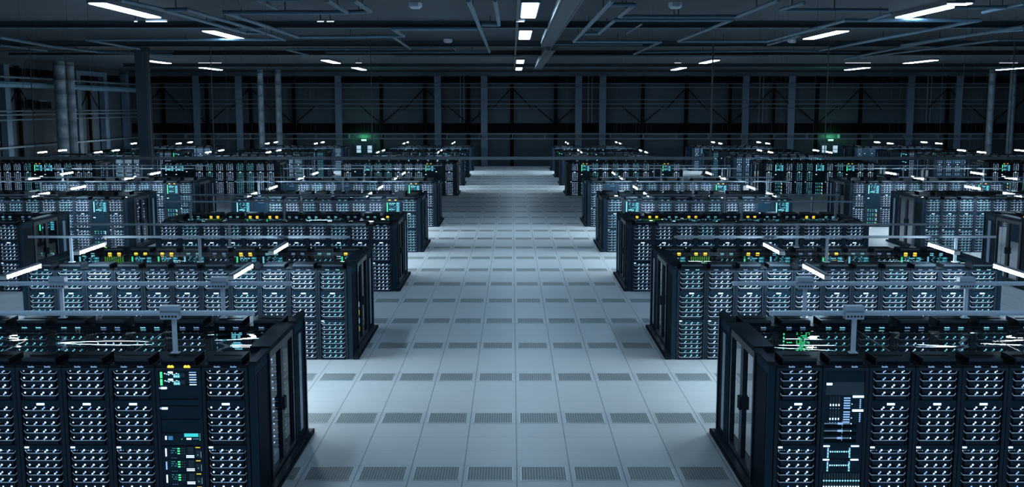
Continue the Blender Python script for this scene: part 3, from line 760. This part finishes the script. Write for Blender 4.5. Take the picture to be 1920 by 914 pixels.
for side, col, r, e, D0, k in pods:
    for back in (0, 1):
        p = pat.get((side, col, r, back))
        if not p: p = ''.join(rnd.choice('DDDDTTDDCEK' if r > 4 else 'DDDTTDDEC') for _ in range(NR))
        for i in range(NR):
            sg = -1 if side == 'left' else 1
            xin = sg * (e + .10 + i * W)
            x0 = xin - W if side == 'left' else xin
            D = D0 + back * BACK
            xm = x0 + W / 2
            if abs(xm) / D > .455 + .3 / D: continue      # beyond the frame
            allr.append(((1.0 if not back else (.45 if r < 4 else .12)) / (D * D), side, col, r, k, back, i, x0, D, p[i], 1 if side == 'right' else 0))
allr.sort(key=lambda a: -a[0])
FRONT = {0: 'front row', 1: 'back row'}
for n, (sc_, side, col, r, k, back, i, x0, D, kind, flip) in enumerate(allr):
    if n >= 300: break
    key = (kind, flip)
    if key not in PROTO:
        t = empty('server_rack', (x0, D, 0)); rack_parts(t, kind, flip, True); PROTO[key] = t
    else:
        t = copy_tree(PROTO[key]); t.location = (x0, D, 0)
    tag(t, '%s, %s from aisle, %s, %s %s' % (LOOK[kind], nth(i + 1), FRONT[back], nth(k), cname[col] % side), 'server rack', 'server racks in the %s %s, %s' % (nth(k), cname[col] % side, FRONT[back]))

# the rest, small and far: one object
rest = allr[300:]
b = MB()
for (sc_, side, col, r, k, back, i, x0, D, kind, flip) in rest:
    a = [(.004, .02), (W - .004, .02)]
    b.box(x0 + .004, x0 + W - .004, D + .03, D + DP, 0, HT, 'cab')
    b.box(x0 + .006, x0 + .046, D, D + .03, 0, HT, 'frame'); b.box(x0 + W - .046, x0 + W - .006, D, D + .03, 0, HT, 'frame'); b.box(x0 + .046, x0 + W - .046, D, D + .03, HT - .03, HT, 'frame')
    b.box(x0 + .105, x0 + .545, D + .02, D + DP, HT, HT + .13, 'box')
    A = 'led_w' if kind == 'D' else 'led_t'; B_ = 'led_b' if kind == 'D' else 'led_tb'
    if kind in 'DT':
        for g in range(3):
            for z in ROWZ[g]:
                for x in ([.118, .235, .355, .470] if not flip else [.20, .325, .45]):
                    b.quad((x0 + x - .022, D + .02, z + .012), (x0 + x + .018, D + .02, z + .030), (x0 + x + .018, D + .02, z + .060), (x0 + x - .022, D + .02, z + .040), A if (int(z * 10) + g) % 2 else B_)
        b.quad((x0 + .26, D + .02, 1.44), (x0 + .37, D + .02, 1.44), (x0 + .37, D + .02, 1.47), (x0 + .26, D + .02, 1.47), 'led_w')
    elif kind in 'CEG':
        b.quad((x0 + .11, D + .02, 1.5), (x0 + .15, D + .02, 1.5), (x0 + .15, D + .02, 1.9), (x0 + .11, D + .02, 1.9), 'led_g' if kind == 'C' else 'led_tb')
        for j in range(5):
            z = 1.85 - j * .3
            b.quad((x0 + .22, D + .02, z - .05), (x0 + .40, D + .02, z - .05), (x0 + .40, D + .02, z), (x0 + .22, D + .02, z), 'led_tb')
            b.quad((x0 + .46, D + .02, z - .1), (x0 + .54, D + .02, z - .1), (x0 + .54, D + .02, z - .04), (x0 + .46, D + .02, z - .04), 'led_t')
    else:
        b.quad((x0 + .10, D + .02, 1.47), (x0 + .18, D + .02, 1.47), (x0 + .18, D + .02, 1.5), (x0 + .10, D + .02, 1.5), 'led_w')
if rest: tag(b.build('distant_server_racks'), 'mass of small distant server racks with blue lights in the farthest blocks', 'server racks', kind='stuff')

# containment per pod (local frame mirrored by side)
def containment(side, col, r, e, D0, k):
    sg = -1 if side == 'left' else 1
    def q(a, b_): return (min(a, b_), max(a, b_))
    xi = e; xo = e + .10 + NR * W + .10
    t = empty('glass_containment', (sg * (xi + xo) / 2, D0, 0)); ox = sg * (xi + xo) / 2
    def X(a): return sg * a - ox
    def bx(b, a0, a1, y0, y1, z0, z1, kk, ch=0):
        x0, x1 = q(X(a0), X(a1)); b.box(x0, x1, y0, y1, z0, z1, kk, ch)
    near = r <= 4
    # plinth under the end, sloped ledge
    b = MB(); bx(b, xi - .13, xi - .002, -.02, PD, .008, .075, 'beam'); bx(b, xi - .11, xi - .01, .02, PD - .05, .076, .086, 'doorframe'); b.build('plinth', t)
    for nm, a0, a1 in (('end', xi, xi + .094), ('outer', xo - .094, xo)):
        for y0, y1 in ((0, DP), (BACK, PD)):
            b = MB(); bx(b, a0, a1, y0 + .012, y1, .012, 1.985, 'panel')
            if nm == 'end':
                bx(b, a0 - .006, a0 - .0005, y0 + .10, y1 - .10, .12, 1.85, 'beam')
                bx(b, a0 - .03, a0 - .0065, y1 - .10, y1 - .02, .08, 1.98, 'doorframe')
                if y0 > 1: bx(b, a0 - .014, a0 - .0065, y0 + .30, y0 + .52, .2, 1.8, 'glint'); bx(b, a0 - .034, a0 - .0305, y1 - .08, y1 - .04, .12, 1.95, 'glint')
            b.build('end_panel', t)
        for y0, y1 in ((.98, 1.895), (1.905, 2.82)):
            b = MB()
            bx(b, a0 + .01, a1 - .02, y0, y0 + .09, .02, 1.97, 'doorframe'); bx(b, a0 + .01, a1 - .02, y1 - .09, y1, .02, 1.97, 'doorframe')
            bx(b, a0 + .01, a1 - .02, y0 + .09, y1 - .09, .02, .16, 'doorframe'); bx(b, a0 + .01, a1 - .02, y0 + .09, y1 - .09, 1.86, 1.97, 'doorframe')
            d = b.build('sliding_door', t)
            b = MB(); x_ = X((a0 + a1) / 2); b.quad((x_, y0 + .09, .16), (x_, y1 - .09, .16), (x_, y1 - .09, 1.86), (x_, y0 + .09, 1.86), 'doorglass'); b.build('door_pane', d)
            if near and nm == 'end':
                b = MB(); yh = y1 - .05 if y0 < 1.5 else y0 + .05; bx(b, a0 - .03, a0 + .009, yh - .012, yh + .012, .90, 1.10, 'doorframe'); b.build('door_handle', d)
    # roof: dark end beams, ribs, panes
    b = MB()
    bx(b, xi - .02, xi + .27, DP + .005, BACK - .005, 1.99, 2.06, 'beam', 0); bx(b, xi - .02, xi + .094, .0, DP, 1.99, 2.04, 'beam'); bx(b, xi - .02, xi + .094, BACK, PD, 1.99, 2.07, 'beam')
    b.build('roof_beam', t); b = MB(); bx(b, xo - .2, xo, DP + .005, BACK - .005, 1.99, 2.06, 'beam'); b.build('roof_beam', t)
    b = MB()
    bx(b, xi + .27, xo - .2, DP + .006, .965, 1.90, 1.950, 'beam'); bx(b, xi + .27, xo - .2, BACK - .05, BACK - .008, 1.90, 1.950, 'beam')
    for i in (3, 6, 9): a = xi + .1 + i * W; bx(b, a - .012, a + .012, .965, BACK - .05, 1.935, 1.95, 'doorframe')
    b.build('roof_frame', t)
    cuts = [xi + .27] + [xi + .1 + i * W for i in (3, 6, 9)] + [xo - .2]
    for a0, a1 in zip(cuts[:-1], cuts[1:]):
        x0, x1 = q(X(a0 + .013), X(a1 - .013))
        b = MB(); b.quad((x0, .965, 1.951), (x1, .965, 1.951), (x1, BACK - .05, 1.951), (x0, BACK - .05, 1.951), 'roofglass'); b.build('roof_pane', t)
    tag(t, 'black glass-roofed containment with sliding end doors, %s %s' % (nth(k), cname[col] % side), 'containment', 'glass cold aisle containments')

    # overhead bars on posts
    if r <= 5:
        for back, dy in ((0, .30), (1, PD - .75)):
            tt = empty('overhead_busbar', (ox, D0 + dy, 2.095))
            b = MB(); zb = 2.62 - 2.095
            L = 10.45 - 3.5 if col == 'A' else xo - xi - .1
            near1 = r == 1; bk = 'bar' if near1 else 'bar_shaded'; bh = .062 if near1 else .052
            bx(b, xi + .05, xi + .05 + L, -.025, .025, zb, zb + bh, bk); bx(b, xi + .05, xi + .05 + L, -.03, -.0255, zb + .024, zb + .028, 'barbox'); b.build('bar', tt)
            posts = [4.66, 7.22, 9.78] if near1 else [6.82, 9.6]
            if near1 and not back: posts = [4.66, 7.22, 9.78]
            for a in posts:
                a_ = a if col == 'A' else a - 3.45 + xi
                if near1:
                    b = MB(); c0 = a_ - .02
                    bx(b, c0 - .125, c0 + .125, -.075, .075, zb - .045, zb + .135, 'barbox')
                    x_ = X(c0)
                    bx(b, c0 - .125, c0 + .125, -.078, -.0755, zb + .055, zb + .060, 'frame')
                    for j in range(9): b.box(x_ - .105 + j * .025, x_ - .095 + j * .025, -.079, -.0755, zb + .068, zb + .074, 'frame')
                    for j in range(5): b.disc(x_ - .09 + j * .045, zb - .005, .016, -.0765, 'hole', 8, .0)
                    b.build('tap_box', tt)
                b = MB(); px = -.09 if side == 'left' else -.03
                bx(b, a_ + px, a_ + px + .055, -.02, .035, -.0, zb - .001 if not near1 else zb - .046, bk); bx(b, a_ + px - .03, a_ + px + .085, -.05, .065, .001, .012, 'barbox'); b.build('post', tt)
            tag(tt, 'grey overhead bar on posts over the %s of %s %s' % (FRONT[back], nth(k), cname[col] % side), 'overhead bar', 'overhead power bars above the racks')
for p in pods:
    side, col, r, e, D0, k = p
    if e / D0 < .46: containment(*p)

# ---------------------------------------------------------------- hanging lamps over the gaps
def lamp_meshes():
    b = MB(); b.box(-.045, .045, -.76, .76, .018, .085, 'tube'); tube = b.mesh('diffuser')
    b = MB(); v = [(-.058, .086), (.058, .086), (.058, .094), (.030, .110), (-.030, .110), (-.058, .094)]
    n = 6; vv = [(x, -.80, z) for x, z in v] + [(x, .80, z) for x, z in v]
    b.poly(vv, [tuple(range(n)), tuple(range(2 * n - 1, n - 1, -1))] + [((i + 1) % n, i, i + n, (i + 1) % n + n) for i in range(n)], 'housing')
    b.box(-.06, .06, -.785, -.761, .01, .085, 'rim'); b.box(-.06, .06, .761, .785, .01, .085, 'rim')
    hs = b.mesh('housing')
    b = MB(); b.box(-.002, .002, -.002, .002, .11, ZC - 2.40, 'wire'); w = b.mesh('suspension_wire')
    return tube, hs, w
LT, LH, LW = lamp_meshes()
PL = None
gapname = {0: 'first gap', 2: 'third gap', 3: 'fourth gap', 6: 'gap behind the sixth blocks', 8: 'farthest gap'}
for k in (0, 2, 3, 6, 8):
    for j, base in enumerate((21.4, 24.95)):
        D = base + 9.6 * k
        lam = [(-4.95, 'inner left'), (-8.95, 'second left')] + ([(5.55, 'inner right'), (9.15, 'second right')] if k == 0 else [(4.65, 'inner right'), (8.95, 'second right')])
        if k: lam += [(-16.2, 'third left'), (-20.2, 'fourth left'), (17.2, 'third right'), (21.1, 'fourth right')]
        if k > 5: lam += [(-27.5, 'fifth left'), (-31.2, 'sixth left'), (31.2, 'fifth right'), (35.2, 'sixth right')]
        for x, nm in lam:
            if abs(x) / D > .46: continue
            if PL is None:
                PL = empty('hanging_lamp', (x, D, 2.40)); put('diffuser', LT, PL); put('housing', LH, PL); put('suspension_wire', LW, PL, (0, -.6, 0)); put('suspension_wire', LW, PL, (0, .6, 0)); t = PL
            else: t = copy_tree(PL); t.location = (x, D, 2.40)
            tag(t, 'bright hanging strip lamp, %s lamp, %s side of the %s' % (nm, 'near' if not j else 'far', gapname[k]), 'hanging lamp', 'hanging strip lamps over the gaps')

# ---------------------------------------------------------------- world, camera, colour
w = bpy.data.worlds.new('World'); scene.world = w; w.use_nodes = True
w.node_tree.nodes['Background'].inputs[0].default_value = (.2, .45, .8, 1); w.node_tree.nodes['Background'].inputs[1].default_value = .02
cam = bpy.data.cameras.new('Camera'); co = bpy.data.objects.new('Camera', cam); C.objects.link(co); scene.camera = co
cam.sensor_width = 36; cam.sensor_fit = 'HORIZONTAL'; cam.lens = 36 * F / 1920; cam.shift_y = (CY - 457) / 1920
cam.clip_end = 400; cam.clip_start = .1
co.location = (0, 0, H); co.rotation_euler = (PI / 2 - TH, 0, 0)
scene.view_settings.view_transform = 'Standard'; scene.view_settings.look = 'None'
scene.view_settings.gamma = 1; scene.view_settings.use_curve_mapping = False
scene.view_settings.exposure = 0.0
scene.cycles.sample_clamp_indirect = 3
